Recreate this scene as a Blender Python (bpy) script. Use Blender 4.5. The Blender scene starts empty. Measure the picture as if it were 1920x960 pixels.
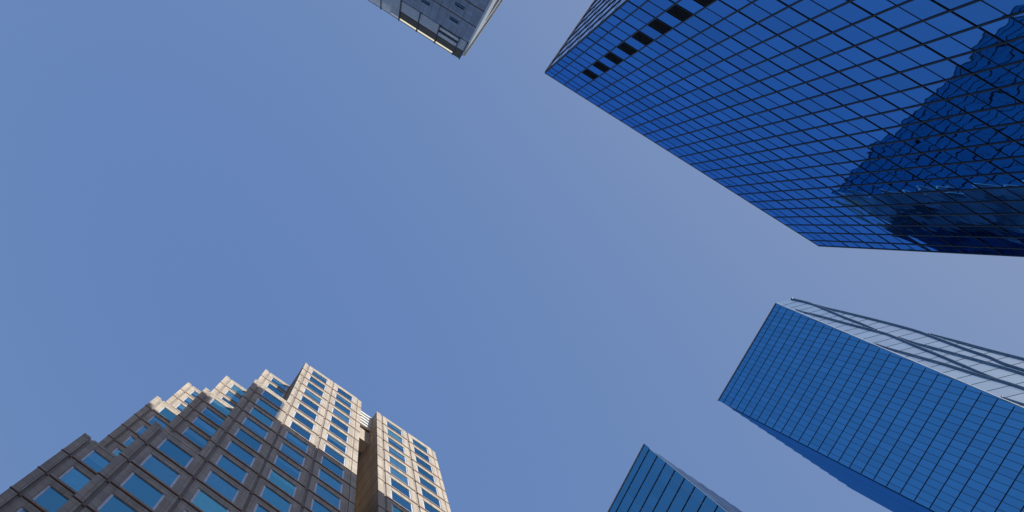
import bpy, math, random
from mathutils import Matrix, Vector
random.seed(7)
sc = bpy.context.scene
col = sc.collection

# ------------------------------------------------------------------ camera
R = Matrix(((0.8215639282, -0.5635082556, 0.0865514744),
            (-0.5597072406, -0.8260926368, -0.0655649315),
            (0.1084459159, 0.0054222958, -0.9940875626)))
EYE = 1.6
cam_d = bpy.data.cameras.new('camera')
cam = bpy.data.objects.new('camera', cam_d)
col.objects.link(cam)
cam.matrix_world = Matrix.Translation((0, 0, EYE)) @ R.to_4x4()
cam_d.sensor_fit = 'HORIZONTAL'
cam_d.sensor_width = 36
F_PX = 1100.0
cam_d.lens = 36 * F_PX / 1920
cam_d.shift_x = (960 - 580) / 1920
cam_d.shift_y = -(480 - 425) / 1920
cam_d.clip_start = 0.1
cam_d.clip_end = 20000
sc.camera = cam

# ------------------------------------------------------------------ sky, sun, exposure
SUN = Vector((0.35, -1.0, 0.39)).normalized()
el = math.asin(SUN.z)
az = math.atan2(SUN.x, SUN.y)
w = bpy.data.worlds.new('World')
sc.world = w
w.use_nodes = True
nt = w.node_tree
for n in list(nt.nodes):
    nt.nodes.remove(n)
out = nt.nodes.new('ShaderNodeOutputWorld')
bg = nt.nodes.new('ShaderNodeBackground')
sky = nt.nodes.new('ShaderNodeTexSky')
sky.sky_type = 'NISHITA'
sky.sun_disc = False
sky.sun_elevation = el
sky.sun_rotation = az
sky.altitude = 0
sky.air_density = 1.0
sky.dust_density = 2.0
sky.ozone_density = 2.0
bg.inputs['Strength'].default_value = 0.084
# the clear, even evening blue of the photograph: contrast of the sky eased per channel
sepc = nt.nodes.new('ShaderNodeSeparateColor')
comc = nt.nodes.new('ShaderNodeCombineColor')
nt.links.new(sky.outputs[0], sepc.inputs[0])
for i, (gm, k) in enumerate(((0.46, 1.45 / 0.652 ** 0.46), (0.30, 2.44 / 1.024 ** 0.30), (0.06, 4.90 / 1.787 ** 0.06))):
    pw = nt.nodes.new('ShaderNodeMath')
    pw.operation = 'POWER'
    pw.inputs[1].default_value = gm
    ml = nt.nodes.new('ShaderNodeMath')
    ml.operation = 'MULTIPLY'
    ml.inputs[1].default_value = k
    nt.links.new(sepc.outputs[i], pw.inputs[0])
    nt.links.new(pw.outputs[0], ml.inputs[0])
    nt.links.new(ml.outputs[0], comc.inputs[i])
nt.links.new(comc.outputs[0], bg.inputs[0])
nt.links.new(bg.outputs[0], out.inputs[0])

sun_d = bpy.data.lights.new('sun', 'SUN')
sun_d.energy = 4.0
sun_d.angle = math.radians(0.5)
sun_d.color = (1.0, 0.965, 0.845)
sun = bpy.data.objects.new('sun', sun_d)
col.objects.link(sun)
sun.rotation_euler = SUN.to_track_quat('Z', 'Y').to_euler()

vs = sc.view_settings
vs.view_transform = 'Standard'
vs.look = 'None'
vs.gamma = 1
vs.exposure = 0.25
vs.use_curve_mapping = False
sc.cycles.max_bounces = 8

# ------------------------------------------------------------------ materials
def new_mat(name):
    m = bpy.data.materials.new(name)
    m.use_nodes = True
    t = m.node_tree
    b = t.nodes['Principled BSDF']
    return m, t, b

def noise(t, scale, detail=4, rough=0.55, coord='Object'):
    tc = t.nodes.new('ShaderNodeTexCoord')
    n = t.nodes.new('ShaderNodeTexNoise')
    n.inputs['Scale'].default_value = scale
    n.inputs['Detail'].default_value = detail
    n.inputs['Roughness'].default_value = rough
    t.links.new(tc.outputs[coord], n.inputs['Vector'])
    return n

def ramp(t, fac, stops):
    r = t.nodes.new('ShaderNodeValToRGB')
    e = r.color_ramp.elements
    e[0].position, e[0].color = stops[0][0], (*stops[0][1], 1)
    e[1].position, e[1].color = stops[-1][0], (*stops[-1][1], 1)
    for p, c in stops[1:-1]:
        x = e.new(p)
        x.color = (*c, 1)
    t.links.new(fac, r.inputs[0])
    return r

def mixc(t, a, b, f):
    m = t.nodes.new('ShaderNodeMix')
    m.data_type = 'RGBA'
    t.links.new(f, m.inputs['Factor'])
    for s, v in (('A', a), ('B', b)):
        i = [k for k in m.inputs if k.name == s and k.type == 'RGBA'][0]
        if hasattr(v, 'links'):
            t.links.new(v, i)
        else:
            i.default_value = (*v, 1)
    return [k for k in m.outputs if k.type == 'RGBA'][0]

def stone_mat(name, c1, c2, panel=(1.28, 0.94), rough=0.7, joint=0.72):
    m, t, b = new_mat(name)
    n1 = noise(t, 0.35, 5)
    n2 = noise(t, 9.0, 3, 0.7)
    base = ramp(t, n1.outputs[0], [(0.3, c1), (0.7, c2)]).outputs[0]
    sp = ramp(t, n2.outputs[0], [(0.35, tuple(0.86 * x for x in c1)), (0.65, tuple(min(1, 1.1 * x) for x in c2))]).outputs[0]
    mx = t.nodes.new('ShaderNodeMix')
    mx.data_type = 'RGBA'
    mx.inputs['Factor'].default_value = 0.45
    t.links.new(base, mx.inputs[6])
    t.links.new(sp, mx.inputs[7])
    # stone panels with thin joints and slightly different tone per panel
    tc = t.nodes.new('ShaderNodeTexCoord')
    sep = t.nodes.new('ShaderNodeSeparateXYZ')
    cmb = t.nodes.new('ShaderNodeCombineXYZ')
    add = t.nodes.new('ShaderNodeMath')
    add.operation = 'ADD'
    t.links.new(tc.outputs['Object'], sep.inputs[0])
    t.links.new(sep.outputs[0], add.inputs[0])
    t.links.new(sep.outputs[1], add.inputs[1])
    t.links.new(add.outputs[0], cmb.inputs[0])
    t.links.new(sep.outputs[2], cmb.inputs[1])
    br = t.nodes.new('ShaderNodeTexBrick')
    br.offset = 0.0
    br.inputs['Color1'].default_value = (1, 1, 1, 1)
    br.inputs['Color2'].default_value = (0.80, 0.80, 0.82, 1)
    br.inputs['Mortar'].default_value = (joint, joint, joint, 1)
    br.inputs['Scale'].default_value = 1
    br.inputs['Mortar Size'].default_value = 0.022
    br.inputs['Brick Width'].default_value = panel[0]
    br.inputs['Row Height'].default_value = panel[1]
    t.links.new(cmb.outputs[0], br.inputs['Vector'])
    mu = t.nodes.new('ShaderNodeMix')
    mu.data_type = 'RGBA'
    mu.blend_type = 'MULTIPLY'
    mu.inputs['Factor'].default_value = 1
    t.links.new(mx.outputs[2], mu.inputs[6])
    t.links.new(br.outputs[0], mu.inputs[7])
    mp = t.nodes.new('ShaderNodeMapping')
    mp.inputs['Scale'].default_value = (1.6, 1.6, 0.10)
    t.links.new(tc.outputs['Object'], mp.inputs['Vector'])
    n3 = t.nodes.new('ShaderNodeTexNoise')
    n3.inputs['Scale'].default_value = 1.0
    n3.inputs['Detail'].default_value = 5
    t.links.new(mp.outputs[0], n3.inputs['Vector'])
    st = ramp(t, n3.outputs[0], [(0.34, (0.80, 0.78, 0.77)), (0.58, (1.0, 1.0, 1.0))])
    mv = t.nodes.new('ShaderNodeMix')
    mv.data_type = 'RGBA'
    mv.blend_type = 'MULTIPLY'
    mv.inputs['Factor'].default_value = 1
    t.links.new(mu.outputs[2], mv.inputs[6])
    t.links.new(st.outputs[0], mv.inputs[7])
    t.links.new(mv.outputs[2], b.inputs['Base Color'])
    b.inputs['Roughness'].default_value = rough
    bp = t.nodes.new('ShaderNodeBump')
    bp.inputs['Strength'].default_value = 0.15
    bp.inputs['Distance'].default_value = 0.02
    t.links.new(n2.outputs[0], bp.inputs['Height'])
    t.links.new(bp.outputs[0], b.inputs['Normal'])
    return m

def plain_mat(name, c, rough=0.5, metal=0.0, var=0.12, scale=1.5):
    m, t, b = new_mat(name)
    n = noise(t, scale, 4)
    r = ramp(t, n.outputs[0], [(0.3, tuple(x * (1 - var) for x in c)), (0.7, tuple(min(1, x * (1 + var)) for x in c))])
    t.links.new(r.outputs[0], b.inputs['Base Color'])
    b.inputs['Roughness'].default_value = rough
    b.inputs['Metallic'].default_value = metal
    return m

def mirror_glass(name, c, rough=0.015, wav=0.0, wscale=0.5, var=0.10, pillow=0.0, edge=None):
    """solar-coated curtain wall glass: a tinted mirror, each pane slightly bowed"""
    m, t, b = new_mat(name)
    b.inputs['Metallic'].default_value = 1
    b.inputs['Roughness'].default_value = rough
    if edge:
        b.inputs['Specular Tint'].default_value = (*edge, 1)
    uv = t.nodes.new('ShaderNodeUVMap')
    uv.uv_map = 'pane'
    fl = t.nodes.new('ShaderNodeVectorMath')
    fl.operation = 'FLOOR'
    t.links.new(uv.outputs[0], fl.inputs[0])
    wn = t.nodes.new('ShaderNodeTexWhiteNoise')
    wn.noise_dimensions = '2D'
    t.links.new(fl.outputs[0], wn.inputs['Vector'])
    r = ramp(t, wn.outputs['Value'], [(0.0, tuple(x * (1 - var) for x in c)), (1.0, tuple(min(1, x * (1 + var)) for x in c))])
    t.links.new(r.outputs[0], b.inputs['Base Color'])
    if wav or pillow:
        n = noise(t, wscale, 2, 0.5)
        h = n.outputs[0]
        if pillow:
            fr = t.nodes.new('ShaderNodeVectorMath')
            fr.operation = 'FRACTION'
            t.links.new(uv.outputs[0], fr.inputs[0])
            sp = t.nodes.new('ShaderNodeSeparateXYZ')
            t.links.new(fr.outputs[0], sp.inputs[0])
            prod = None
            for k in (0, 1):
                mu = t.nodes.new('ShaderNodeMath'); mu.operation = 'MULTIPLY'; mu.inputs[1].default_value = math.pi
                si = t.nodes.new('ShaderNodeMath'); si.operation = 'SINE'
                t.links.new(sp.outputs[k], mu.inputs[0]); t.links.new(mu.outputs[0], si.inputs[0])
                if prod is None:
                    prod = si
                else:
                    pm = t.nodes.new('ShaderNodeMath'); pm.operation = 'MULTIPLY'
                    t.links.new(prod.outputs[0], pm.inputs[0]); t.links.new(si.outputs[0], pm.inputs[1])
                    prod = pm
            am = t.nodes.new('ShaderNodeMath'); am.operation = 'MULTIPLY_ADD'
            am.inputs[1].default_value = 1.6; am.inputs[2].default_value = -0.5
            t.links.new(wn.outputs['Value'], am.inputs[0])
            pm = t.nodes.new('ShaderNodeMath'); pm.operation = 'MULTIPLY'
            t.links.new(prod.outputs[0], pm.inputs[0]); t.links.new(am.outputs[0], pm.inputs[1])
            sc1 = t.nodes.new('ShaderNodeMath'); sc1.operation = 'MULTIPLY'; sc1.inputs[1].default_value = pillow
            t.links.new(pm.outputs[0], sc1.inputs[0])
            sc2 = t.nodes.new('ShaderNodeMath'); sc2.operation = 'MULTIPLY_ADD'; sc2.inputs[1].default_value = wav
            t.links.new(n.outputs[0], sc2.inputs[0]); t.links.new(sc1.outputs[0], sc2.inputs[2])
            h = sc2.outputs[0]
            dist = 1.0
        else:
            dist = wav
        bp = t.nodes.new('ShaderNodeBump')
        bp.inputs['Strength'].default_value = 1.0
        bp.inputs['Distance'].default_value = dist
        t.links.new(h, bp.inputs['Height'])
        t.links.new(bp.outputs[0], b.inputs['Normal'])
    return m

def window_glass(name, c):
    """clear coated pane: strong reflection, a little see-through to what hangs behind it"""
    m = bpy.data.materials.new(name)
    m.use_nodes = True
    t = m.node_tree
    for n in list(t.nodes):
        t.nodes.remove(n)
    o = t.nodes.new('ShaderNodeOutputMaterial')
    mix = t.nodes.new('ShaderNodeMixShader')
    lf = t.nodes.new('ShaderNodeFresnel')
    lf.inputs[0].default_value = 2.2
    lw = t.nodes.new('ShaderNodeMath')
    lw.operation = 'MULTIPLY_ADD'
    lw.inputs[1].default_value = 0.40
    lw.inputs[2].default_value = 0.46
    t.links.new(lf.outputs[0], lw.inputs[0])
    tr = t.nodes.new('ShaderNodeBsdfTransparent')
    tr.inputs[0].default_value = (0.75, 0.88, 0.95, 1)
    gl = t.nodes.new('ShaderNodeBsdfGlossy')
    gl.inputs['Roughness'].default_value = 0.02
    uv = t.nodes.new('ShaderNodeUVMap')
    uv.uv_map = 'pane'
    fl = t.nodes.new('ShaderNodeVectorMath')
    fl.operation = 'FLOOR'
    t.links.new(uv.outputs[0], fl.inputs[0])
    wn = t.nodes.new('ShaderNodeTexWhiteNoise')
    wn.noise_dimensions = '2D'
    t.links.new(fl.outputs[0], wn.inputs['Vector'])
    rr = ramp(t, wn.outputs['Value'], [(0.0, tuple(0.84 * x for x in c)), (0.75, c), (1.0, tuple(min(1, 1.25 * x) for x in c))])
    t.links.new(rr.outputs[0], gl.inputs['Color'])
    n = noise(t, 0.8, 2)
    bp = t.nodes.new('ShaderNodeBump')
    bp.inputs['Distance'].default_value = 0.004
    t.links.new(n.outputs[0], bp.inputs['Height'])
    t.links.new(bp.outputs[0], gl.inputs['Normal'])
    t.links.new(lw.outputs[0], mix.inputs[0])
    t.links.new(tr.outputs[0], mix.inputs[1])
    t.links.new(gl.outputs[0], mix.inputs[2])
    t.links.new(mix.outputs[0], o.inputs[0])
    return m

M = {}
M['granite'] = stone_mat('granite', (0.53, 0.455, 0.385), (0.59, 0.515, 0.44), joint=0.5)
M['granite_dark'] = plain_mat('brown_granite', (0.27, 0.145, 0.095), 0.6)
M['channel'] = plain_mat('shaded_channel_stone', (0.30, 0.26, 0.24), 0.7)
M['granite_side_shade'] = stone_mat('granite_side_shade', (0.25, 0.19, 0.14), (0.31, 0.24, 0.18), panel=(2.6, 3.75), joint=0.8)  # same granite darkened: shade on the side walls put into its colour
M['frame'] = plain_mat('window_frame', (0.70, 0.70, 0.76), 0.35, 0.3)
M['win'] = window_glass('window_glass', (0.24, 0.72, 1.0))
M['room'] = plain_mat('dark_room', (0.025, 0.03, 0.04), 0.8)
M['blind'] = plain_mat('window_blind', (0.85, 0.88, 0.86), 0.8)
M['roof'] = plain_mat('roof_membrane', (0.25, 0.25, 0.25), 0.9)
M['white'] = plain_mat('white_metal', (0.75, 0.77, 0.78), 0.4)
M['glassB'] = mirror_glass('deep_blue_glass', (0.125, 0.335, 0.62), wav=0.020, wscale=0.30, pillow=0.008, var=0.09, edge=(0.45, 0.65, 1.0))
M['glassBs'] = mirror_glass('deep_blue_side_glass', (0.25, 0.42, 0.70), wav=0.02, wscale=0.5, pillow=0.01, edge=(0.8, 0.9, 1.0))
M['black'] = plain_mat('black_mullion', (0.012, 0.014, 0.022), 0.45)
M['vent'] = plain_mat('vent_louvre', (0.006, 0.007, 0.012), 0.7)
M['glassD'] = mirror_glass('blue_tower_glass', (0.13, 0.40, 0.63), wav=0.004, wscale=0.4, pillow=0.002, var=0.06, edge=(0.45, 0.7, 1.0))
M['glassDs'] = mirror_glass('blue_return_glass', (0.26, 0.50, 0.68), rough=0.08, var=0.04, edge=(0.45, 0.66, 0.85))
M['pale'] = mirror_glass('pale_panel', (0.72, 0.88, 0.98), rough=0.22, var=0.05)
M['fin'] = plain_mat('teal_fin', (0.11, 0.18, 0.26), 0.25, 0.6)
M['lineD'] = plain_mat('dark_floor_line', (0.018, 0.026, 0.05), 0.5)
M['thinD'] = plain_mat('thin_blue_mullion', (0.018, 0.04, 0.075), 0.5)
M['glassE'] = mirror_glass('blue_slab_glass', (0.145, 0.395, 0.53), wav=0.004, wscale=0.3, pillow=0.002, var=0.06, edge=(0.45, 0.65, 0.8))
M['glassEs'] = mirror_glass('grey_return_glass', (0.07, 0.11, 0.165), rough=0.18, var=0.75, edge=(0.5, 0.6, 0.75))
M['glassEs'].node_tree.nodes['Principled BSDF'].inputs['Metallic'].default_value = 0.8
M['lightE'] = plain_mat('light_blue_mullion', (0.22, 0.36, 0.52), 0.4)
M['cap'] = plain_mat('roof_edge_cap', (0.60, 0.50, 0.52), 0.4)
M['slate'] = stone_mat('blue_grey_stone', (0.32, 0.39, 0.53), (0.40, 0.47, 0.60), panel=(0.95, 1.05), joint=0.4)
M['cream'] = plain_mat('cream_metal', (0.72, 0.68, 0.58), 0.5)
def translucent_mat(name, c):
    m = bpy.data.materials.new(name)
    m.use_nodes = True
    t = m.node_tree
    for n in list(t.nodes):
        t.nodes.remove(n)
    o = t.nodes.new('ShaderNodeOutputMaterial')
    mx = t.nodes.new('ShaderNodeMixShader')
    mx.inputs[0].default_value = 0.6
    d = t.nodes.new('ShaderNodeBsdfDiffuse')
    d.inputs[0].default_value = (*c, 1)
    tr = t.nodes.new('ShaderNodeBsdfTranslucent')
    tr.inputs[0].default_value = (*c, 1)
    t.links.new(d.outputs[0], mx.inputs[1])
    t.links.new(tr.outputs[0], mx.inputs[2])
    t.links.new(mx.outputs[0], o.inputs[0])
    return m
M['opal'] = translucent_mat('opal_screen', (0.85, 0.80, 0.62))
M['band'] = plain_mat('dark_parapet_glass', (0.13, 0.105, 0.08), 0.8)
M['louvre'] = plain_mat('pale_louvre', (0.80, 0.84, 0.90), 0.45)
M['louvre_dark'] = plain_mat('louvre_gap', (0.04, 0.05, 0.08), 0.6)

# ------------------------------------------------------------------ builders
class MB:
    """collects quads, boxes, prisms and tubes into ONE mesh"""
    def __init__(s):
        s.v, s.f, s.mi, s.uv, s.sm = [], [], [], [], []
    def quad(s, a, b, c, d, mi=0, pid=None):
        i = len(s.v)
        s.v += [a, b, c, d]
        s.f.append((i, i + 1, i + 2, i + 3))
        s.mi.append(mi)
        s.sm.append(False)
        if pid is None:
            pid = (0, 0)
        e = 0.002
        p, q = pid
        s.uv += [(p + e, q + e), (p + 1 - e, q + e), (p + 1 - e, q + 1 - e), (p + e, q + 1 - e)]
    def poly(s, pts, mi=0):
        i = len(s.v)
        s.v += list(pts)
        s.f.append(tuple(range(i, i + len(pts))))
        s.mi.append(mi)
        s.sm.append(False)
        s.uv += [(0.5, 0.5)] * len(pts)
    def box(s, x0, x1, y0, y1, z0, z1, mi=0):
        P = [(x0, y0, z0), (x1, y0, z0), (x1, y1, z0), (x0, y1, z0), (x0, y0, z1), (x1, y0, z1), (x1, y1, z1), (x0, y1, z1)]
        for a, b, c, d in ((0, 1, 5, 4), (1, 2, 6, 5), (2, 3, 7, 6), (3, 0, 4, 7), (4, 5, 6, 7), (3, 2, 1, 0)):
            s.quad(P[a], P[b], P[c], P[d], mi)
    def bar(s, a, b, u, v, hu, hv, mi=0):
        """square bar from a to b; u, v are the cross-section directions"""
        a, b, u, v = Vector(a), Vector(b), Vector(u), Vector(v)
        P = [p + u * su * hu + v * sv * hv for p in (a, b) for su, sv in ((-1, -1), (1, -1), (1, 1), (-1, 1))]
        P = [tuple(p) for p in P]
        for q in ((0, 1, 5, 4), (1, 2, 6, 5), (2, 3, 7, 6), (3, 0, 4, 7), (4, 5, 6, 7), (3, 2, 1, 0)):
            s.quad(*[P[k] for k in q], mi)
    def prism(s, bot, top, mi=0, caps=True, skip=()):
        n = len(bot)
        for k in range(n):
            if k in skip:
                continue
            j = (k + 1) % n
            s.quad(bot[k], bot[j], top[j], top[k], mi)
        if caps:
            s.poly(top, mi)
            s.poly(bot[::-1], mi)
    def tube(s, pts, r, n=10, mi=0):
        rings = []
        for k, p in enumerate(pts):
            p = Vector(p)
            t = (Vector(pts[min(k + 1, len(pts) - 1)]) - Vector(pts[max(k - 1, 0)])).normalized()
            u = t.cross(Vector((1, 0.3, 0))).normalized()
            v = t.cross(u)
            rr = r[k] if isinstance(r, (list, tuple)) else r
            base = len(s.v)
            for j in range(n):
                a = 2 * math.pi * j / n
                s.v.append(tuple(p + u * math.cos(a) * rr + v * math.sin(a) * rr))
            rings.append(base)
        for a, b in zip(rings, rings[1:]):
            for j in range(n):
                k = (j + 1) % n
                s.f.append((a + j, a + k, b + k, b + j))
                s.mi.append(mi)
                s.sm.append(True)
                s.uv += [(0.5, 0.5)] * 4
        for base in (rings[0], rings[-1]):
            s.f.append(tuple(range(base, base + n)))
            s.mi.append(mi)
            s.sm.append(False)
            s.uv += [(0.5, 0.5)] * n
    FLIP = False                            # True while a face that looks towards +Y is built
    def build(s, name, mats, parent=None):
        if MB.FLIP:
            s.v = [(p[0], -p[1], p[2]) for p in s.v]
            s.f = [tuple(reversed(f)) for f in s.f]
            uv, k = [], 0
            for f in s.f:
                uv += s.uv[k:k + len(f)][::-1]
                k += len(f)
            s.uv = uv
        me = bpy.data.meshes.new(name)
        me.from_pydata(s.v, [], s.f)
        if not isinstance(mats, (list, tuple)):
            mats = [mats]
        for m in mats:
            me.materials.append(m)
        me.polygons.foreach_set('material_index', s.mi)
        me.polygons.foreach_set('use_smooth', s.sm)
        uv = me.uv_layers.new(name='pane')
        uv.data.foreach_set('uv', [c for p in s.uv for c in p])
        me.update()
        o = bpy.data.objects.new(name, me)
        col.objects.link(o)
        if parent:
            o.parent = parent
        return o

def thing(name, label, cat, loc=(0, 0, 0), rz=0.0):
    o = bpy.data.objects.new(name, None)
    col.objects.link(o)
    o.location = loc
    o.rotation_euler = (0, 0, rz)
    o['label'] = label
    o['category'] = cat
    return o

RT = R.transposed()
def px(p):
    d = RT @ (Vector(p) - Vector((0, 0, EYE)))
    if d.z > -1e-6:
        return None
    return 580 + F_PX * d.x / -d.z, 425 - F_PX * d.y / -d.z

def seen_area(mw, quad):
    """picture area of a quad that lies in the frame (0 when outside)"""
    P = [px(mw @ Vector(q)) for q in quad]
    if any(p is None for p in P):
        return 0
    cx = sum(p[0] for p in P) / 4
    cy = sum(p[1] for p in P) / 4
    if not (0 < cx < 1920 and 0 < cy < 960):
        return 0
    return abs(sum(P[i][0] * P[(i + 1) % 4][1] - P[(i + 1) % 4][0] * P[i][1] for i in range(4))) / 2

def panes(root, name, cells, mat, mw, keep=100, tilt=0.0, yaw=0.0):
    """cells: (quad, id). The panes that show largest become parts, the others one part"""
    rank = sorted(range(len(cells)), key=lambda i: -seen_area(mw, cells[i][0]))
    big = set(i for i in rank[:keep] if seen_area(mw, cells[i][0]) > 0)
    rest = MB()
    nrest = 0
    for i, (q, pid) in enumerate(cells):
        q = [Vector(v) for v in q]
        n = (q[1] - q[0]).cross(q[3] - q[0]).normalized()
        if tilt:
            c = (q[0] + q[2]) / 2
            ax = (q[1] - q[0]).normalized()
            ay = n.cross(ax)
            ta, tb = random.gauss(yaw, tilt), random.gauss(0, tilt)
            q = [v + n * (ta * (v - c).dot(ax) + tb * (v - c).dot(ay)) for v in q]
        q = [tuple(v) for v in q]
        if i in big:
            m = MB()
            m.quad(*q, 0, pid)
            m.build(name, mat, root)
        else:
            rest.quad(*q, 0, pid)
            nrest += 1
    if nrest:
        o = rest.build(name, mat, root)
        o['kind'] = 'stuff'
    return big

def grid_face(p0, u, v, us, vs_, clip=None):
    """pane quads between lines us x vs_ on the plane p0 + u*a + z*b"""
    cells = []
    p0, u = Vector(p0), Vector(u)
    for i in range(len(us) - 1):
        for j in range(len(vs_) - 1):
            a0, a1, b0, b1 = us[i], us[i + 1], vs_[j], vs_[j + 1]
            t0 = t1 = a1
            if clip:
                t0, t1 = min(a1, clip(b0)), min(a1, clip(b1))
                if t0 <= a0 + 0.02 and t1 <= a0 + 0.02:
                    continue
                t0, t1 = max(t0, a0 + 0.001), max(t1, a0 + 0.001)
            q = [p0 + u * a0 + v * b0, p0 + u * t0 + v * b0, p0 + u * t1 + v * b1, p0 + u * a0 + v * b1]
            cells.append(([tuple(k) for k in q], (i + 1, j + 1)))
    return cells

ZV = Vector((0, 0, 1))

# ------------------------------------------------------------------ ground
g = MB()
N = 24
for i in range(N):
    a0, a1 = 2 * math.pi * i / N, 2 * math.pi * (i + 1) / N
    g.poly([(0, 0, 0), (6000 * math.cos(a0), 6000 * math.sin(a0), 0), (6000 * math.cos(a1), 6000 * math.sin(a1), 0)])
go = g.build('ground', stone_mat('plaza_paving', (0.22, 0.205, 0.19), (0.29, 0.27, 0.25), panel=(0.9, 0.9), rough=0.85))
go['kind'] = 'structure'

# ================================================================== granite tower of stepped bays
S = 0.9
def granite_tower():
    rz = math.radians(-1.0)
    root = thing('granite_tower', 'brown granite office tower with stepped setback bays, its upper storeys lit cream by the sun', 'skyscraper',
                 loc=(math.cos(rz) * 9 - math.sin(rz) * 27, math.sin(rz) * 9 + math.cos(rz) * 27, 0), rz=rz)
    mw = Matrix.Translation(root.location) @ Matrix.Rotation(rz, 4, 'Z')
    OX, OY = 9.0, 27.0                       # base point of the tower in its own frame
    TOP, ST = 113.4 * S + EYE, 4.17 * S
    levels = [TOP - ST * k for k in range(0, 27)]
    NL = len(levels)
    wins = []
    def block(xl, joints, xr, plane, k0, depth, kend=NL - 1, mat='granite', side=True, kstrip=99, core_xr=None):
        X = lambda a: a * S - OX
        y = plane * S - OY
        wall = MB()
        top = levels[k0] + 0.6 * S
        yc = y + 0.15
        wall.box(X(xl) + 0.02, X(core_xr if core_xr is not None else xr) - 0.02, yc, y + depth * S, 0, top - 0.06)
        # parapet cap
        wall.box(X(xl) - 0.01, X(joints[0]) - 0.04, y, yc, levels[k0] + 0.12, top)
        for a, b in zip(joints, joints[1:]):
            wall.box(X(a) + 0.33, X(b) - 0.02, y + 0.03, yc, levels[k0] + 0.12, top - 0.02)
        for k in range(k0, kend):
            zt, zb = levels[k], levels[k + 1]
            h = zt - zb
            # corner strip with a groove at every storey
            if k < kstrip:
                wall.box(X(xl), X(joints[0]) - 0.03, y, yc, zb + 0.13, zt - 0.0)
                wall.box(X(xl) - 0.05, X(joints[0]) - 0.03, y - 0.06, y + 0.12, zb + 0.045, zb + 0.129, 1)
            for a, b in zip(joints, joints[1:]):
                xa, xb = X(a), X(b)
                p = xb - xa
                w0, w1 = xa + 0.19 * p, xa + 0.83 * p
                z0, z1 = zb + 0.125 * h, zb + 0.785 * h
                zc0, zc1 = zb + 0.125, zt - 0.03
                xs0, xs1 = xa + 0.34, xb - 0.03
                if b == joints[-1] and abs(b - xr) < 0.01:
                    xs1 = xb
                wall.box(xs0, w0, y, yc, zc0, zc1)
                wall.box(w1, xs1, y, yc, zc0, zc1)
                wall.box(w0, w1, y, yc, z1, zc1)
                wall.box(w0, w1, y, yc, zc0, z0)
                wall.box(xs0 - 0.02, xs1, y - 0.085, y + 0.14, zb + 0.02, zc0 - 0.001, 1)
                wall.box(xa + 0.0, xa + 0.32, yc - 0.03, yc + 0.01, zb + 0.01, zt - 0.01, 2)
                # small round boss where the channel crosses the ledge
                cx = xa + 0.155
                wall.box(cx - 0.07, cx + 0.07, y + 0.02, yc, zb + 0.0, zb + 0.14, 1)
                wins.append((w0, w1, y, z0, z1))
            if xr - joints[-1] > 0.3:
                xe = X(joints[-1])
                wall.box(xe + 0.06, X(xr), y, yc, zb + 0.13, zt)
                wall.box(xe + 0.065, X(xr) + 0.04, y - 0.06, y + 0.12, zb + 0.045, zb + 0.129, 1)
        # channel backs carry the groove's shade in a darker stone colour, storey joints on the left return wall
        wall.build('wall', [M[mat], M['granite_dark'], M['channel']], root)
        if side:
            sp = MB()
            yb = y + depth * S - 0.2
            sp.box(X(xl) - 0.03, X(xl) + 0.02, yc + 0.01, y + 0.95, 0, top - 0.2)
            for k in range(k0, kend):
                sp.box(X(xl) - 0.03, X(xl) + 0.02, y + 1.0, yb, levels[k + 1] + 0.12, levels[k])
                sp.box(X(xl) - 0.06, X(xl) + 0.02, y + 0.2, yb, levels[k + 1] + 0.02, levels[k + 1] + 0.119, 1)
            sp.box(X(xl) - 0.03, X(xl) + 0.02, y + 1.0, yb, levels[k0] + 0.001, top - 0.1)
            sp.build('side_wall', [M['granite_side_shade'], M['granite_dark']], root)
    # plane 0
    block(3.95, [4.6, 10.35, 16.1], 17.0, 30.0, 0, 34, kstrip=6)
    block(20.5, [21.5, 27.2, 32.9], 33.65, 30.0, 0, 34)
    def left(xl, j, plane, k0, depth, kstrip=99, nxt=None):
        block(xl, [j, j + 5.69], j + 5.69, plane, k0, depth, kstrip=kstrip, core_xr=nxt)
    left(-1.9, -1.08, 30.0, 6, 5.75, 13, 3.95)
    left(-7.65, -6.75, 30.0, 13, 5.75, 99, -1.9)
    left(-1.9, -1.05, 35.6, 0, 5.75, 6, 3.9)
    left(-7.65, -6.75, 35.6, 6, 5.75, 13, -1.9)
    left(-13.35, -12.45, 35.6, 13, 5.75, 99, -7.65)
    left(-7.65, -6.7, 41.2, 0, 5.75, 6, -1.9)
    left(-13.35, -12.45, 41.2, 6, 5.75, 13, -7.65)
    left(-13.35, -12.5, 46.8, 0, 17)
    # body behind the stepped bays
    X = lambda a: a * S - OX
    Y = lambda a: a * S - OY
    core = MB()
    core.box(X(-7.6), X(3.9), Y(47.0), Y(63.5), 0, TOP)
    core.box(X(17.0), X(20.5), Y(44.0), Y(63.5), 0, TOP)
    core.build('core_wall', M['granite'], root)
    # bridge with roof louvres over the recess between the two upper shafts
    br = MB()
    br.box(X(16.9), X(20.6), Y(32.6), Y(34.6), 104.5 * S, 109.6 * S)
    br.build('bridge', M['granite'], root)
    lv = MB()
    for k in range(5):
        z = (110.6 + 1.15 * k) * S
        lv.bar((X(17.0), Y(32.2) - 0.1 * k, z), (X(20.5), Y(32.2) - 0.1 * k, z), (0, 1, 0), (0, 0, 1), 0.16, 0.36)
    lv.build('roof_louvre', M['white'], root)
    fr = MB()
    fr.box(X(17.0), X(20.5), Y(32.9), Y(33.2), 109.6 * S, 115.6 * S)
    fr.build('louvre_frame', M['granite_dark'], root)
    # white cooling tower behind the setback roof
    tk = MB()
    cx, cy = X(2.6), Y(38.2)
    tk.tube([(cx, cy, 113.5 * S), (cx, cy, 120.4 * S), (cx, cy, 121.0 * S)], [0.85, 0.85, 0.45], 20)
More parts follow.
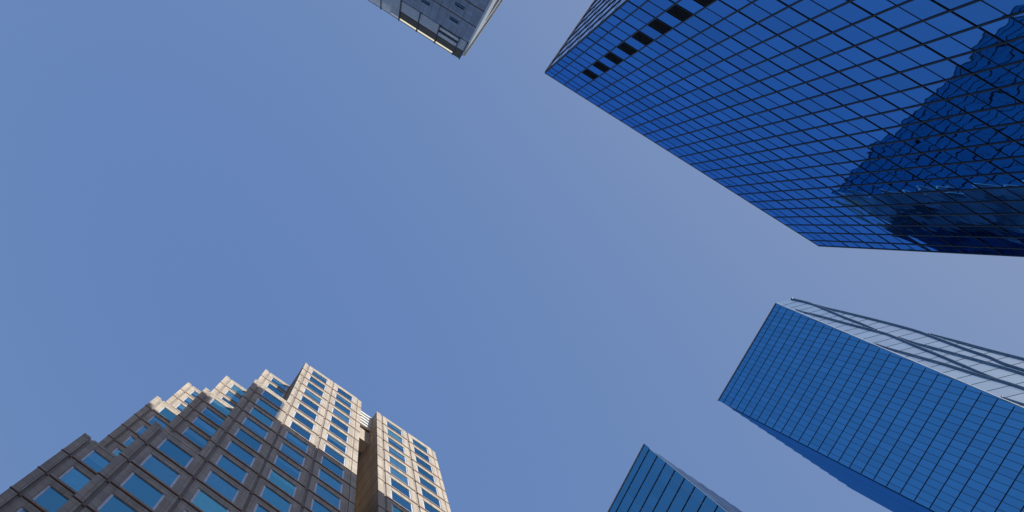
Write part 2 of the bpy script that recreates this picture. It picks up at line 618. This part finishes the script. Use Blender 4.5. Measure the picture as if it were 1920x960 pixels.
    tk.build('cooling_tower', M['white'], root)
    # windows
    rank = sorted(range(len(wins)), key=lambda i: -seen_area(mw, wq(wins[i])))
    big = [i for i in rank[:100] if seen_area(mw, wq(wins[i])) > 0]
    bigs = set(big)
    rest = MB()
    for i, wdw in enumerate(wins):
        w0, w1, y, z0, z1 = wdw
        b = random.random()
        if i in bigs:
            fm, pm, rm, bm = MB(), MB(), MB(), MB()
            mi = (0, 0, 0, 0)
        else:
            fm = pm = rm = bm = rest
            mi = (0, 1, 2, 3)
        fw = 0.22
        yf = y + 0.05
        yp = y + 0.085
        fm.box(w0 + 0.015, w0 + fw, yf, y + 0.145, z0 + 0.01, z1 - 0.01, mi[0])
        fm.box(w1 - fw, w1 - 0.015, yf, y + 0.145, z0 + 0.01, z1 - 0.01, mi[0])
        fm.box(w0 + fw, w1 - fw, yf + 0.02, y + 0.145, z0 + 0.01, z0 + 0.06, mi[0])
        fm.box(w0 + fw, w1 - fw, yf + 0.02, y + 0.145, z1 - 0.06, z1 - 0.01, mi[0])
        a0, a1, c0, c1 = w0 + fw, w1 - fw, z0 + 0.06, z1 - 0.06
        t1, t2 = random.gauss(0, 0.0025), random.gauss(0, 0.0025)
        pm.quad((a0, yp + t1, c0), (a1, yp - t1, c0), (a1, yp - t1 + t2, c1), (a0, yp + t1 + t2, c1), mi[1], (i, 3))
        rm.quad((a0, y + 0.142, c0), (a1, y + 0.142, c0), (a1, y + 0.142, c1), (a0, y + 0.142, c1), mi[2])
        hasb = b < 0.42
        if hasb:
            drop = random.choice((0.35, 0.55, 0.75, 0.97)) * (c1 - c0)
            bm.quad((a0, y + 0.128, c1 - drop), (a1, y + 0.128, c1 - drop), (a1, y + 0.128, c1), (a0, y + 0.128, c1), mi[3])
        if i in bigs:
            fo = fm.build('window', M['frame'], root)
            pm.build('pane', M['win'], fo)
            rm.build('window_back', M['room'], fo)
            if hasb:
                bm.build('blind', M['blind'], fo)
    ro = rest.build('window', [M['frame'], M['win'], M['room'], M['blind']], root)
    ro['kind'] = 'stuff'
def wq(wdw):
    w0, w1, y, z0, z1 = wdw
    return [(w0, y, z0), (w1, y, z0), (w1, y, z1), (w0, y, z1)]
granite_tower()

# ================================================================== deep blue glass tower, black grid
def grid_tower():
    H = 96.0
    k = H / 130.0
    y0 = -0.36149352 * H
    root = thing('glass_tower', 'deep blue mirror glass tower with black grid, black vents and another tower mirrored in it',
                 'skyscraper', loc=(32.9, y0, 0))
    mw = Matrix.Translation(root.location)
    xs = [12.02] + [13.89 + 2.782 * i for i in range(23)] + [77.08]
    xs = [a * k - 32.9 for a in xs]
    zr = [130.0, 127.8, 125.7, 122.2] + [122.2 - 2.7525 * i for i in range(1, 45)]
    zr = [z * k + EYE for z in zr]
    zr = [z for z in zr if z > 0.5] + [0.0]
    zs = zr[::-1]
    cells = grid_face((0, 0, 0), (1, 0, 0), ZV, xs, zs)
    # vents: second full bay, lower half of every storey near the top
    vents, glass = [], []
    nz = len(zs)
    for q, pid in cells:
        i, j = pid[0] - 1, pid[1] - 1
        row = nz - 2 - j                       # 0 = topmost row
        if i == 2 and row >= 4 and (row - 4) % 2 == 0 and row <= 22:
            vents.append((q, pid))
        else:
            glass.append((q, pid))
    panes(root, 'pane', glass, M['glassB'], mw, 100, tilt=0.0022, yaw=0.0)
    for q, pid in vents:
        m = MB()
        (x0, _, z0), (x1, _, _), (_, _, z1) = q[0], q[1], q[2]
        m.box(x0 + 0.06, x1 - 0.05, 0.05, 0.4, z0 + 0.02, z1 - 0.02)
        for s in range(6):
            z = z0 + 0.2 + s * (z1 - z0 - 0.3) / 6
            m.box(x0 + 0.06, x1 - 0.05, -0.02, 0.049, z, z + 0.05)
        m.build('vent', M['vent'], root)
    for i, x in enumerate(xs):
        m = MB()
        wd = 0.075
        m.box(x - wd, x + wd, -0.07, 0.05, 0, zs[-1] - 0.02)
        m.build('mullion', M['black'], root)
    for j, z in enumerate(zs[1:-1]):
        row = nz - 2 - j
        heavy = row >= 4 and (row - 4) % 2 == 1 or row == 3
        m = MB()
        t, p = (0.07, 0.06) if heavy else (0.042, 0.034)
        m.box(xs[0] + 0.06, xs[-1] - 0.06, -p, 0.045, z - t / 2, z + t / 2)
        m.build('transom', M['black'], root)
    m = MB()
    m.box(xs[0] - 0.03, xs[-1] + 0.03, -0.05, 0.3, zs[-1] - 0.02, zs[-1] + 0.12)
    m.box(xs[0] - 0.20, xs[0] + 0.3, 0.3, 20.6, zs[-1] - 0.02, zs[-1] + 0.12)
    m.build('roof_edge', M['cap'], root)
    # left return wall
    ys = [0.12 + 2.05 * i for i in range(11)]
    side = MB()
    for a in range(10):
        for j in range(nz - 1):
            c = random.gauss(0, 0.002)
            side.quad((xs[0] - 0.06 - c, ys[a + 1], zs[j]), (xs[0] - 0.06 + c, ys[a], zs[j]),
                      (xs[0] - 0.06 + c, ys[a], zs[j + 1]), (xs[0] - 0.06 - c, ys[a + 1], zs[j + 1]), 0, (a, j))
    side.build('side_pane', M['glassBs'], root)['kind'] = 'stuff'
    for z in zs[1:-1:2]:
        m = MB()
        m.box(xs[0] - 0.085, xs[0] - 0.055, 0.1, ys[-1], z - 0.04, z + 0.04)
        m.build('transom', M['black'], root)
    for y in ys:
        m = MB()
        m.box(xs[0] - 0.16, xs[0] - 0.062, y - 0.06, y + 0.06, 0, zs[-1] - 0.02)
        m.build('mullion', M['black'], root)
    body = MB()
    body.box(xs[0] - 0.03, xs[-1] - 0.02, 0.06, 20.6, 0, zs[-1] - 0.06)
    b = body.build('wall', M['black'], root)
    # unseen plant room set back on the roof, shaped for its shadow on the granite
    for x0, x1, d, h in ((-22.0, -6.3, 1.2, 8.0), (-22.0, -12.4, 2.6, 10.3), (-22.0, -16.2, 4.0, 11.6)):
        pl = MB()
        pl.box(x0, x1, d + 2.0, d + 14, zs[-1] - 0.05, zs[-1] + h)
        pl.build('plant_room', M['slate'], root)
MB.FLIP = True
grid_tower()
MB.FLIP = False

# ================================================================== tall blue slab with the pale folded corner
def folded_tower():
    H = 235.0
    c = H / 150.0
    D0 = Vector((0.61117176, -0.07548984)) * H
    D1 = Vector((0.59299167, -0.25217949)) * H
    D2 = Vector((0.60826061, -0.27113023)) * H
    root = thing('folded_tower', 'tall blue glass tower whose slanting pale corner carries wavy dark fins', 'skyscraper', loc=(D0.x, D0.y, 0))
    mw = Matrix.Translation(root.location)
    o = Vector((D0.x, D0.y, 0))
    u = (D1 - D0).normalized()
    u3 = Vector((u.x, u.y, 0))
    nout = Vector((-u.y, u.x, 0))
    if nout.x > 0:
        nout = -nout
    W = (D1 - D0).length
    zt = H + EYE
    # upper/right edge of the main face leans inwards going down
    lean = 0.1423
    clip = lambda z: W - (zt - z) * lean - 0.05
    zs = [147.92 - 2.4556 * i for i in range(0, 60)]
    zs = [z * c + EYE for z in zs if z * c + EYE > 2] + [0.0]
    zs = [zt] + zs
    zs = zs[::-1]
    pw = 1.131 * c
    us = [-0.2]
    a = 0.72 * c
    while a < W:
        us.append(a)
        a += pw
    us.append(W)
    cells = grid_face((0, 0, 0), u3, ZV, us, zs, clip)
    panes(root, 'pane', cells, M['glassD'], mw, 100, tilt=0.0012)
    for z in zs[1:-1]:
        m = MB()
        e = clip(z) - 0.35
        m.bar(u3 * (-0.15) + ZV * z + nout * 0.05, u3 * e + ZV * z + nout * 0.04, nout, ZV, 0.04, 0.05)
        m.build('transom', M['lineD'], root)
    for a in us[1:-1]:
        zlow = 0.0
        m = MB()
        # a mullion stops where the slanting edge cuts it
        zz = zt - (W - 0.1 - a) / lean
        m.bar(u3 * a + ZV * max(0.0, zz) + nout * 0.02, u3 * a + ZV * (zt - 0.1) + nout * 0.02, u3, nout, 0.05, 0.05)
        m.build('mullion', M['thinD'], root)
    # bright slips of cut glass along the slanting edge
    A3 = Vector((D1.x, D1.y, H)) - Vector((D0.x, D0.y, 0)) + ZV * EYE
    e1 = Vector((0.62740601, -0.7786923, 0))
    e2 = Vector((0.07715936, 0.06216864, -0.99507864))
    fn = Vector((-0.77486007, -0.62431832, -0.09908838))
    P = lambda a, b, off=0.0: tuple(A3 + e1 * (a * H) + e2 * (b * H) + fn * off)
    inner = lambda b: -0.1002 * b
    outer = lambda b: 0.0243 + 0.0625 * b
    rows = [0.0 + 0.01645 * i for i in range(0, 61)]
    pm = MB()
    ln = MB()
    for i in range(60):
        b0, b1 = rows[i], rows[i + 1]
        for s in range(3):
            f0, f1 = s / 3, (s + 1) / 3
            a00 = inner(b0) + (outer(b0) - inner(b0)) * f0
            a01 = inner(b0) + (outer(b0) - inner(b0)) * f1
            a10 = inner(b1) + (outer(b1) - inner(b1)) * f0
            a11 = inner(b1) + (outer(b1) - inner(b1)) * f1
            pm.quad(P(a10, b1), P(a11, b1), P(a01, b0), P(a00, b0), 0, (s, i))
        if i:
            q0, q1 = Vector(P(inner(b0), b0, 0.03)), Vector(P(outer(b0), b0, 0.03))
            m = MB()
            m.bar(q0, q1, fn, e2, 0.02, 0.045)
            m.build('panel_joint', M['fin'], root)
    pm.build('corner_panel', M['pale'], root)
    ed = MB()
    ed.bar(P(0, 0.001, 0.05), P(inner(0.98), 0.98, 0.05), e1, fn, 0.09, 0.08)
    ed.build('corner_edge', M['louvre'], root)
    tubes = [
        [(0.0228, 0.0018), (0.0254, 0.0342), (0.0216, 0.0732), (0.0172, 0.1052), (0.0148, 0.1332), (0.0130, 0.1509), (0.0109, 0.1718)],
        [(0.0271, 0.0397), (0.0268, 0.0663), (0.0286, 0.0907), (0.0322, 0.1358), (0.0342, 0.1699), (0.0347, 0.1965), (0.0321, 0.2203), (0.0276, 0.2602), (0.0255, 0.2886), (0.0216, 0.3073), (0.0210, 0.3268), (0.019, 0.36), (0.015, 0.40)],
        [(-0.0005, 0.0415), (-0.0010, 0.0596), (0.0018, 0.0886), (0.0045, 0.1302), (0.0085, 0.1738), (0.0085, 0.1912), (0.0031, 0.2318), (0.0010, 0.2535), (-0.0036, 0.2872), (-0.0073, 0.3169), (-0.0085, 0.3393)],
        [(0.0374, 0.2072), (0.0375, 0.2272), (0.0377, 0.2504), (0.0385, 0.2765), (0.0406, 0.3081), (0.0435, 0.35), (0.045, 0.39), (0.042, 0.43)],
        [(0.0108, 0.1980), (0.0092, 0.2233), (0.0104, 0.2439), (0.0125, 0.2759), (0.0140, 0.3054), (0.0143, 0.3332), (0.012, 0.37), (0.008, 0.41)],
        [(-0.0175, 0.1992), (-0.0186, 0.2186), (-0.0161, 0.2493), (-0.0132, 0.2811), (-0.0118, 0.3167), (-0.0098, 0.3336), (-0.0093, 0.3557), (-0.011, 0.39), (-0.015, 0.43)],
        [(-0.0339, 0.3594), (-0.0337, 0.3791), (-0.031, 0.41), (-0.028, 0.45)],
    ]
    # the same folds repeat below, down to the street
    more = []
    for t in tubes[2:]:
        for rep in (1, 2, 3):
            q = [(a * 0.8 - 0.02 * rep, b + 0.19 * rep) for a, b in t]
            q = [(a, b) for a, b in q if 0.42 < b < 0.98]
            if len(q) > 3:
                more.append(q)
    for t in tubes + more:
        pts = []
        n = len(t)
        for i in range(n - 1):
            p0, p1, p2, p3 = t[max(0, i - 1)], t[i], t[i + 1], t[min(n - 1, i + 2)]
            for sidx in range(4):
                f = sidx / 4
                pts.append(tuple(0.5 * (2 * p1[q] + (p2[q] - p0[q]) * f + (2 * p0[q] - 5 * p1[q] + 4 * p2[q] - p3[q]) * f * f
                                        + (3 * p1[q] - p0[q] - 3 * p2[q] + p3[q]) * f ** 3) for q in (0, 1)))
        pts.append(t[-1])
        k = len(pts)
        rad = []
        for i in range(k):
            f = min(i, k - 1 - i) / 7.0
            rad.append(0.37 * min(1.0, 0.25 + 0.75 * f))
        if t is tubes[0]:
            rad[:5] = [0.42] * 5
        m = MB()
        m.tube([P(a, b, 0.10) for a, b in pts], rad, 10)
        m.build('fin', M['fin'], root)
    # return wall on the far left: shallow saw-tooth bays under the parapet
    sw = MB()
    zc = zs[-2]
    x = 0.25
    n = 14
    pit = 3.6
    for i in range(n):
        xa, xb = x + i * pit, x + (i + 1) * pit
        for j in range(len(zs) - 2):
            sw.quad((xb, -0.02, zs[j]), (xa, 0.42, zs[j]), (xa, 0.42, zs[j + 1]), (xb, -0.02, zs[j + 1]), 0, (i, j))
        sw.quad((xb, -0.02, 0), (xb, 0.42, 0), (xb, 0.42, zc), (xb, -0.02, zc), 0, (i, 90))
    sw.build('side_wall', M['glassDs'], root)
    cap = MB()
    cap.bar(u3 * -0.45 + ZV * (zt - 0.1) + nout * 0.15, u3 * (W + 0.1) + ZV * (zt - 0.1) + nout * 0.15, nout, ZV, 0.10, 0.09)
    cap.build('roof_edge', M['cap'], root)
    # body with the leaning corner cut off
    L = 50.0
    bb = 1.0
    def lvl(b, z):
        i_ = Vector(P(inner(b), b)); o_ = Vector(P(outer(b), b))
        return i_, o_
    i0, o0 = lvl(0.0, zt)
    i1, o1 = lvl((zt) / (0.99507864 * H), 0.0)
    ins = Vector((0.35, 0.12, 0))
    top = [Vector((0.4, -0.05, 0)), i0 + ins, o0 + ins, Vector((L, o0.y, 0)), Vector((L, -0.05, 0))]
    bot = [Vector((0.4, -0.05, 0)), i1 + ins, o1 + ins, Vector((L, o0.y, 0)), Vector((L, -0.05, 0))]
    body = MB()
    body.prism([(p.x, p.y, 0) for p in bot], [(p.x, p.y, zt - 0.3) for p in top], 0)
    body.build('wall', M['black'], root)
folded_tower()

# ================================================================== blue slab at the lower edge
def slab_tower():
    H = 180.0
    c = H / 205.0
    E0 = Vector((0.56070989, 0.04902993)) * H
    E1 = Vector((0.5787645, 0.17427304)) * H
    root = thing('slab_tower', 'blue glass slab tower with wide panes, thick dark floor lines and a grey side wall',
                 'skyscraper', loc=(E0.x, E0.y, 0))
    mw = Matrix.Translation(root.location)
    u = (E1 - E0).normalized()
    u3 = Vector((u.x, u.y, 0))
    nout = Vector((-u.y, u.x, 0))
    if nout.x > 0:
        nout = -nout
    zt = H + EYE
    W = 72.0
    zs = [201.1 - 5.462 * i for i in range(0, 37)]
    zs = [z * c + EYE for z in zs if z * c + EYE > 1] + [0.0]
    zs = [zt] + zs
    zs = zs[::-1]
    us = [0.22] + [2.72 * c * i for i in range(1, 31)]
    W = us[-1]
    cells = grid_face((0, 0, 0), u3, ZV, us, zs[:-1]) + grid_face((0, 0, 0), u3, ZV, [0.0] + us[1:], zs[-2:])
    panes(root, 'pane', cells, M['glassE'], mw, 100, tilt=0.0012)
    for z in zs[1:-1]:
        m = MB()
        m.bar(u3 * 0.2 + ZV * z + nout * 0.06, u3 * W + ZV * z + nout * 0.06, nout, ZV, 0.06, 0.085)
        m.build('transom', M['lineD'], root)
    for i, a in enumerate(us[1:-1]):
        m = MB()
        r = 0.085 if i == 0 else 0.05
        m.bar(u3 * a + nout * 0.02, u3 * a + ZV * (zt - 0.1) + nout * 0.02, u3, nout, r, 0.05)
        m.build('mullion', M['lightE'], root)
    cap = MB()
    cap.bar(u3 * -0.05 + ZV * (zt - 0.1) + nout * 0.1, u3 * (W + 0.1) + ZV * (zt - 0.1) + nout * 0.1, nout, ZV, 0.10, 0.09)
    cap.build('roof_edge', M['cap'], root)
    e = MB()
    e.bar(u3 * 0.2 + nout * 0.03, u3 * 0.2 + ZV * (zs[-2]) + nout * 0.03, u3, nout, 0.09, 0.09)
    e.build('corner_edge', M['lightE'], root)
    # grey return wall facing the dark grid tower
    sw = MB()
    zc = zs[-2]
    for i in range(11):
        xa, xb = 0.06 + 3.4 * i, 0.06 + 3.4 * (i + 1)
        for j in range(len(zs) - 2):
            sw.quad((xa, 0.38, zs[j]), (xb, -0.06, zs[j]), (xb, -0.06, zs[j + 1]), (xa, 0.38, zs[j + 1]), 0, (i, j))
        sw.quad((xb, -0.06, 0), (xb, 0.38, 0), (xb, 0.38, zc), (xb, -0.06, zc), 0, (i, 90))
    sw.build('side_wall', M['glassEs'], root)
    body = MB()
    f = u3 * W
    pl = [Vector((0.12, 0.4, 0)), f + Vector((0.12, -0.2, 0)), Vector((37.5, f.y - 0.2, 0)), Vector((37.5, 0.4, 0))]
    body.prism([(p.x, p.y, 0) for p in pl][::-1], [(p.x, p.y, zt - 0.3) for p in pl][::-1], 0)
    body.build('wall', M['black'], root)
slab_tower()

# ================================================================== stone-clad block with the open parapet
def stone_block():
    H = 80.0
    c = H / 100.0
    C0 = Vector((-0.03644626, -0.30728324)) * H
    root = thing('stone_clad_block', 'blue grey stone office block with louvred top storey, open parapet and small slit windows', 'office block',
                 loc=(C0.x, C0.y, 0))
    zt = H + EYE
    W = 26.0
    Z = lambda z: z * c + EYE
    U = lambda a: -a * c
    # local frame: x to the right corner, y 0 = street face, running away at negative y
    wall = MB()
    wall.box(-W, 0, -24, -0.02, 0, Z(91.4))
    wall.build('wall', M['slate'], root)
    # seams: thin projecting bands every storey
    for z in [84.35 - 6.0 * i for i in range(14)]:
        if Z(z) < 1:
            break
        m = MB()
        m.box(-W, 0.0, -0.01, 0.035, Z(z) - 0.05, Z(z) + 0.05)
        m.build('string_course', M['granite_dark'], root)
    # slit windows
    for col_ in range(5):
        for z in [86.1 - 5.55 * i for i in range(15)]:
            zz = Z(z)
            if zz < 3:
                break
            a = U(2.65 + 4.9 * col_)
            b = U(3.95 + 4.9 * col_)
            m = MB()
            m.box(b, a, -0.015, 0.06, zz, zz + 0.06)
            m.box(b, a, -0.015, 0.06, zz + 0.58, zz + 0.64)
            m.box(b - 0.05, b, -0.015, 0.06, zz, zz + 0.64)
            m.box(a, a + 0.05, -0.015, 0.06, zz, zz + 0.64)
            fo = m.build('window', M['band'], root)
            g_ = MB()
            g_.quad((b, -0.005, zz + 0.06), (a, -0.005, zz + 0.06), (a, -0.005, zz + 0.58), (b, -0.005, zz + 0.58), 0, (col_, int(z)))
            g_.build('pane', M['glassE'], fo)
    # louvred storey
    lb = MB()
    lb.box(-W, -0.02, -24, -0.25, Z(91.4), Z(95.9))
    lb.build('plant_storey', M['louvre_dark'], root)
    spans = [(0.0, 1.42), (5.0, 8.58), (8.58, 12.1), (12.1, 15.72), (15.72, 19.3), (19.3, 22.9), (22.9, 26.4), (26.4, 30.0)]
    for a, b in spans:
        m = MB()
        n = 7
        up = 100.0 if a > 12 else 95.9
        nn = n if up < 99 else 13
        for i in range(nn):
            z = Z(91.75 + i * (up - 91.6) / nn)
            m.bar((U(b) + 0.05, 0.0, z), (U(a) - 0.05, 0.0, z), (0, 1, 0), (0, 0, 1), 0.035, 0.155)
        m.build('louvre', M['louvre'], root)
    # the open bay: a dark slot under a bright sill
    m = MB()
    m.box(U(5.0), U(1.42), -0.3, -0.1, Z(91.4), Z(95.9))
    m.build('open_bay', M['louvre_dark'], root)
    m = MB()
    m.box(U(4.95), U(1.47), -0.12, 0.04, Z(93.05), Z(92.0))
    m.build('bay_sill', M['white'], root)
    for i in range(3):
        z = Z(94.4 + 0.5 * i)
        m = MB()
        m.box(U(4.95), U(1.47), -0.09, 0.03, z, z + 0.3)
        m.build('louvre', M['louvre'], root)
    for a in (0.03, 1.42, 5.0, 8.58, 12.1, 15.72, 19.3, 22.9, 26.4):
        m = MB()
        m.box(U(a) - 0.06, U(a) + 0.06, 0.04, 0.16, Z(91.2), Z(100) - 0.02)
        m.build('post', M['lineD'], root)
    # parapet band with an open cream rail under the coping
    m = MB()
    m.box(U(13.85), 0.0, -0.20, 0.02, Z(96.0), Z(98.9))
    m.build('parapet', M['band'], root)
    m = MB()
    m.box(-W, 0.0, -0.22, 0.03, Z(99.83), Z(100))
    m.build('coping', M['band'], root)
    for a, b in ((1.6, 4.85), (5.15, 8.45), (8.7, 11.95), (12.2, 13.7)):
        m = MB()
        m.quad((U(b), 0.0, Z(98.95)), (U(a), 0.0, Z(98.95)), (U(a), 0.0, Z(99.8)), (U(b), 0.0, Z(99.8)))
        m.build('rail', M['opal'], root)
    m = MB()
    m.box(U(1.45), -0.1, -0.16, 0.0, Z(98.95), Z(99.8))
    m.build('rail', M['band'], root)
    # right return wall, white metal with one dark slot
    m = MB()
    m.box(0.001, 0.24, -22, 0.0, 0, Z(96))
    m.box(0.001, 0.10, -22, -0.25, Z(96), Z(99))
    m.build('side_wall', M['white'], root)
    m = MB()
    m.box(0.24, 0.262, -22, -3.3, Z(82.0), Z(91.5))
    m.build('slot', M['louvre_dark'], root)
    m = MB()
    m.box(0.0, 0.40, -22, -0.6, Z(99.0), Z(100) - 0.02)
    m.build('side_coping', M['cream'], root)
    m = MB()
    m.box(-W + 0.3, -0.25, -23.7, -0.5, Z(95.9), Z(96.2))
    m.build('roof', M['roof'], root)
stone_block()
